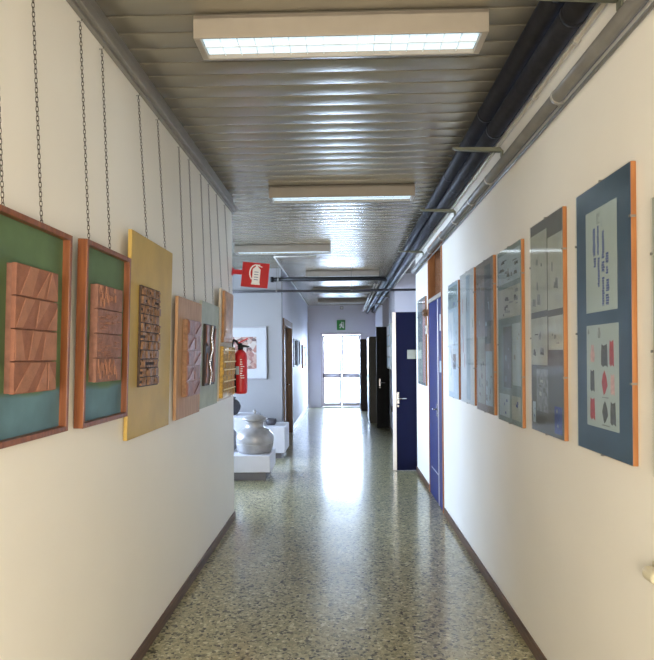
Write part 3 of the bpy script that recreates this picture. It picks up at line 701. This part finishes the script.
# ------------------------------------------------------------------ doors on the right
d = empty('door_2', (XR, D0, 0), 'royal blue door in an orange frame under a transom, in the glazed panel wall', 'door', None, 'structure')
w = D1 - D0
b = MB()
b.box((-.012, w - .035, 0), (.2, w, DZ), .003).box((-.012, 0, 0), (.2, .03, DZ), .003).box((-.012, 0, DZ - .04), (.2, w, DZ), .003)
b.build('door_frame', 'orange', d)
MB().box((-.012, .03, 2.2), (.03, w - .035, 2.245), .003).build('transom_bar', 'cream', d)
MB().box((.07, .03, 2.245), (.075, w - .035, DZ - .04)).build('transom_pane', 'dark_glass', d)
lf = MB().box((-.006, .29, .008), (.03, w - .04, 2.195), .002).build('leaf', 'blue2', d)
MB().tube([(-.008, .36, 1.02), (-.05, .36, 1.02), (-.05, .47, 1.02)], .009, 8).box((-.010, .335, .94), (-.006, .385, 1.08), .002).build('door_handle', 'steel', lf)
MB().box((-.008, .30, .32), (-.006, .80, .335)).build('reflection_strip', 'alu', lf)  # pale strip put in for a horizontal reflection on the leaf
lf = MB().box((-.006, .035, .008), (.03, .262, 2.195), .002).build('leaf', 'blue2', d)
MB().box((-.008, .08, 1.85), (-.006, .15, 2.02), .001).build('notice', 'sheet_white', lf)
MB().box((-.008, .07, 1.42), (-.006, .18, 1.54), .001).build('notice', 'sheet_blue', lf)
MB().box((-.012, .265, .008), (.03, .287, 2.195), .002).build('meeting_strip', 'alu', d)
# bell by the door
e = empty('door_bell', (XR, 7.14, 2.10), 'small brown bell beside the top of the royal blue door', 'bell')
MB().box((-.02, -.03, -.04), (-.001, .03, .04), .006).build('wall_mount', 'brown_wood', e)
o = MB().lathe([(0, 0), (.045, .0), (.05, .012), (.035, .04), (0, .055)], 18).build('dome', 'brown_wood', e); o.rotation_euler = (0, R(-90), 0); o.location = (-.02, 0, 0)
e = empty('junction_box', (XR, 7.13, 1.9), 'small white box on the wall under the brown bell', 'box')
MB().box((-.03, -.035, -.05), (-.001, .035, .05), .005).build('wall_mount', 'white_enamel', e); MB().box((-.034, -.015, -.02), (-.03, .015, .02), .002).build('button', 'grey_metal', e)

def open_leaf(name, y, x0, x1, h, m, label, plate):
    d = empty(name, (x1, y, 0), label, 'door', None, 'structure')
    W_ = x1 - x0
    lf = MB().box((-W_, 0, .01), (0, .042, h), .003).build('leaf', m, d)
    MB().box((-W_ - .004, -.003, .01), (-W_ + .045, .045, h), .002).build('edge_profile', 'alu' if plate else m, d)
    hx = -W_ + .065
    MB().box((hx - .018, -.010, .93), (hx + .018, 0, 1.09), .003).tube([(hx, -.008, 1.005), (hx, -.055, 1.005), (hx + .115, -.055, 1.005)], .009, 8).build('door_handle', 'steel', d)
    MB().tube([(hx, -.014, .90), (hx, 0, .90)], .016, 12).build('lock', 'steel', d)
    if plate: MB().box((-W_ + .20, -.004, 1.55), (-W_ + .36, 0, 1.675), .001).build('name_plate', 'sheet_grey', d)
    return d
open_leaf('door_3', 8.33, .688, 1.59, 2.20, 'blue', 'open navy blue door leaf with bright edge and grey plate', True)
open_leaf('door_4', 13.2, .737, 1.59, 2.23, 'dark_door', 'open blackish door leaf beyond the navy blue door', False)
# notice board on the pier
e = empty('notice_board', (XR, 11.72, 1.33), 'pale notice board with papers beyond the open navy door', 'notice board')
MB().box((-.085, 0, 0), (-.001, .95, .90), .004).build('board_frame', 'sheet_grey', e)
rnd = random.Random(9)
for i in range(3):
    for j in range(4): MB().box((-.089 + .001 * (i % 2), .04 + i * .3, .04 + j * .215), (-.085, .29 + i * .3, .225 + j * .215)).build('pinned_paper', rnd.choice(['sheet_white', 'sheet_blue', 'sheet_white']), e)
e = empty('wall_switch', (XR, 12.4, .50), 'small black switch low on the wall beside the navy door edge', 'switch')
MB().box((-.02, -.05, -.06), (-.001, .05, .06), .004).build('switch_plate', 'hose', e); MB().box((-.026, -.02, -.03), (-.02, .02, .03), .003).build('rocker', 'hose', e)
# cabinets
def cabinet(x0, y0, y1, h, m, label):
    e = empty('tall_cabinet', (x0, y0, 0), label, 'cabinet', 'tall metal cabinets along the far wall')
    xw = XR - .004 - x0; L = y1 - y0
    MB().box((.02, 0, 0), (xw, L, h), .006).build('carcass', m, e)
    for k in range(2):
        a, c = k * L / 2 + .004, (k + 1) * L / 2 - .004
        dr = MB().box((0, a, .06), (.019, c, h - .02), .004).build('cabinet_door', m, e)
        yy = c - .06 if k == 0 else a + .06
        MB().tube([(-.001, yy, .98), (-.025, yy, .98), (-.025, yy, 1.1), (-.001, yy, 1.1)], .006, 8).build('handle', 'steel', dr)
cabinet(.605, 14.2, 15.1, 2.05, 'olive', 'tall olive metal cabinet behind the blackish open door')
cabinet(.49, 17.38, 18.4, 2.085, 'brown_cab', 'tall dark brown cabinet next to the glazed exit doors')

# ------------------------------------------------------------------ far left: door, pictures
d = empty('door_5', (XL, 10.95, 0), 'brown wooden door in the corridor wall beyond the alcove', 'door', None, 'structure')
b = MB().box((-.199, -.06, 0), (.03, .035, 2.30), .004).box((-.199, 1.615, 0), (.03, 1.72, 2.30), .004).box((-.199, .035, 2.18), (.03, 1.615, 2.30), .004)
b.build('door_frame', 'brown_wood', d)
lf = MB().box((-.12, .04, .01), (-.08, 1.61, 2.175), .003).build('leaf', 'brown_wood', d)
MB().tube([(-.078, 1.4, 1.02), (-.03, 1.4, 1.02), (-.03, 1.28, 1.02)], .01, 8).build('door_handle', 'steel', lf)
lab = ['small dark picture nearest the brown wooden door', 'small picture with pale mount between the dark one and the slim one', 'slim brown picture last before the end wall']
for i, (y0, w_, z0, h_, fm, im) in enumerate(((12.78, .72, 1.37, .61, 'hose', 'speckle'), (13.87, .89, 1.36, .63, 'hose', 'sheet_white'), (15.8, 1.1, 1.28, .62, 'frame', 'sienna'))):
    e = empty('small_picture', (XL, y0, z0), lab[i], 'picture', 'small pictures on the far corridor wall')
    b = MB().box((.001, 0, 0), (.04, .04, h_), .003).box((.001, w_ - .04, 0), (.04, w_, h_), .003).box((.001, .04, 0), (.04, w_ - .04, .04), .003).box((.001, .04, h_ - .04), (.04, w_ - .04, h_), .003)
    b.build('frame', fm, e)
    MB().box((.003, .04, .04), (.018, w_ - .04, h_ - .04)).build('mount', 'mat_white', e)
    MB().box((.018, .14, .14), (.020, w_ - .14, h_ - .14)).build('print', im, e)

# ------------------------------------------------------------------ alcove: picture, pedestals, pots
e = empty('framed_print', (-2.305, 10.7, 1.195), 'large framed reddish speckled print with wide white mount on the alcove wall', 'picture')
W_, H_ = .945, .945
b = MB().box((0, -.03, 0), (.025, -.001, H_), .003).box((W_ - .025, -.03, 0), (W_, -.001, H_), .003).box((.025, -.03, 0), (W_ - .025, -.001, .025), .003).box((.025, -.03, H_ - .025), (W_ - .025, -.001, H_), .003)
b.build('frame', 'pale_frame', e)
MB().box((.025, -.012, .025), (W_ - .025, -.002, H_ - .025)).build('mount', 'mat_white', e)
MB().box((.18, -.014, .185), (W_ - .185, -.012, H_ - .185)).build('print', 'speckle', e)
MB().box((.025, -.022, .025), (W_ - .025, -.019, H_ - .025)).build('glass_pane', 'pglass', e)

def pedestal(x0, x1, y0, y1, zb, zt, label):
    e = empty('pedestal', ((x0 + x1) / 2, (y0 + y1) / 2, 0), label, 'pedestal', 'white display pedestals in the alcove')
    w2, d2 = (x1 - x0) / 2, (y1 - y0) / 2
    MB().box((-w2, -d2, zb), (w2, d2, zt), .006).build('display_block', 'pedestal', e)
    MB().box((-w2 + .06, -d2 + .05, 0), (w2 - .06, d2 - .05, zb)).build('recessed_base', 'pedbase', e)
pedestal(-2.05, -.95, 7.68, 8.32, .11, .325, 'low white pedestal under the big lidded silver pot')
pedestal(-1.42, -.92, 9.35, 10.1, .09, .495, 'white pedestal behind the lidded pot, carrying the small dark bowl')
pedestal(-2.5, -1.46, 9.5, 10.4, .08, .635, 'tallest white pedestal, beside the alcove back wall under the round dark pot')
e = empty('lidded_pot', (-1.19, 8.0, .326), 'big round silver-grey lidded pot on the low white pedestal', 'pot')
MB().lathe([(0, 0), (.212, 0), (.222, .008), (.232, .035), (.241, .07), (.247, .10), (.249, .112), (.247, .122), (.252, .14), (.255, .175), (.249, .215), (.236, .25), (.208, .283), (.168, .308), (.135, .322), (.119, .34), (.116, .375), (.124, .40), (.134, .412), (.0, .414)], 48).build('body', 'pot', e)
MB().tube([(.249 * math.cos(R(a)), .249 * math.sin(R(a)), .118) for a in range(0, 360, 8)], .006, 8, closed=True).build('belt_ridge', 'pot', e)
ld = MB().lathe([(.0, .416), (.15, .422), (.168, .432), (.17, .442), (.155, .458), (.10, .486), (.05, .503), (.0, .508)], 40).build('lid', 'pot', e)
MB().lathe([(.016, .502), (.012, .515), (.02, .532), (.024, .547), (.016, .562), (0, .568)], 20).build('knob', 'pot', ld)
e = empty('round_pot', (-1.585, 8.15, .326), 'pale grey round pot half hidden by the wall corner, on the low pedestal', 'pot')
MB().lathe([(0, 0), (.09, 0), (.115, .02), (.138, .08), (.148, .14), (.142, .2), (.118, .25), (.085, .285), (.072, .30), (.08, .325), (.07, .325), (.06, .30), (0, .295)], 40).build('body', 'pot_glassy', e)
MB().tube([(.077 * math.cos(R(a)), .077 * math.sin(R(a)), .326) for a in range(0, 360, 10)], .007, 8, closed=True).build('rim', 'pot_glassy', e)
e = empty('small_bowl', (-1.17, 9.65, .496), 'small low dark bowl on the pedestal behind the lidded pot', 'bowl')
MB().lathe([(0, 0), (.06, 0), (.066, .008), (.085, .04), (.09, .075), (.084, .1), (.076, .1), (.08, .07), (.06, .02), (0, .014)], 32).build('bowl_body', 'pot_dark', e)
MB().tube([(.081 * math.cos(R(a)), .081 * math.sin(R(a)), .1) for a in range(0, 360, 10)], .006, 8, closed=True).build('rim', 'pot_dark', e)
e = empty('round_jar', (-1.845, 9.9, .636), 'round dark jar half hidden behind the wall corner, on the tallest pedestal', 'jar')
MB().lathe([(0, 0), (.06, 0), (.1, .03), (.135, .1), (.14, .15), (.12, .21), (.08, .25), (.05, .262), (.05, .28), (.06, .292), (0, .292)], 32).build('body', 'pot_dark', e)
MB().tube([(.058 * math.cos(R(a)), .058 * math.sin(R(a)), .292) for a in range(0, 360, 12)], .007, 8, closed=True).build('rim', 'pot_dark', e)

# ------------------------------------------------------------------ outdoors
struct('ground_outside', MB().box((-12, YF + .12, -.15), (12, 40, -.02)).box((-14, 4, -.15), (-4.7, YF + .12, -.02)), 'concrete', 'pale paving outside the glazed doors', 'ground')

# ------------------------------------------------------------------ light
wd = bpy.data.worlds.new('sky'); bpy.context.scene.world = wd; wd.use_nodes = True
nt = wd.node_tree; bg = nt.nodes['Background']
tc = nt.nodes.new('ShaderNodeTexCoord'); sx = nt.nodes.new('ShaderNodeSeparateXYZ'); nt.links.new(tc.outputs['Generated'], sx.inputs[0])
rp = nt.nodes.new('ShaderNodeValToRGB'); rp.color_ramp.elements[0].color = (.66, .79, 1, 1); rp.color_ramp.elements[1].color = (.46, .65, 1, 1)
rp.color_ramp.elements[1].position = .7
nt.links.new(sx.outputs[2], rp.inputs[0]); nt.links.new(rp.outputs[0], bg.inputs[0]); bg.inputs[1].default_value = 44.0

def area(name, loc, rot, sx_, sy_, e, col, portal=False):
    l = bpy.data.lights.new(name, 'AREA'); l.shape = 'RECTANGLE'; l.size = sx_; l.size_y = sy_; l.energy = e; l.color = col
    o = bpy.data.objects.new(name, l); C.objects.link(o); o.location = loc; o.rotation_euler = rot
    if portal: l.cycles.is_portal = True
    return o
area('exit_door_portal', (-.05, YF + .2, 1.15), (R(-90), 0, 0), 1.25, 2.3, 1, (1, 1, 1), True)
area('alcove_window_portal', (-4.75, 8.55, 1.8), (0, R(-90), 0), 1.8, 3.3, 1, (1, 1, 1), True)
area('fill_light_behind', (0, -1.6, 1.5), (R(80), 0, 0), 1.7, 1.3, 170, (1, .905, .78))  # warm fill light added behind the viewer to brighten the near walls
for x, y, _ in LIGHTS: area('tube_lamp', (x, y + .107, ZC - .128), (0, 0, 0), 1.25, .17, 2.6, (.82, .92, 1))

# ------------------------------------------------------------------ camera
cam = bpy.data.cameras.new('camera'); co = bpy.data.objects.new('camera', cam); C.objects.link(co)
co.location = (0, 0, 1.6); co.rotation_euler = (R(90), R(.5), R(1.53))
cam.sensor_fit = 'HORIZONTAL'; cam.sensor_width = 36; cam.lens = 36 * 600 / 654
cam.shift_y = 26 / 654; cam.clip_start = .05
sc = bpy.context.scene; sc.camera = co
sc.view_settings.view_transform = 'Standard'; sc.view_settings.exposure = 0.0
sc.cycles.max_bounces = 8; sc.cycles.diffuse_bounces = 5; sc.cycles.sample_clamp_indirect = 8
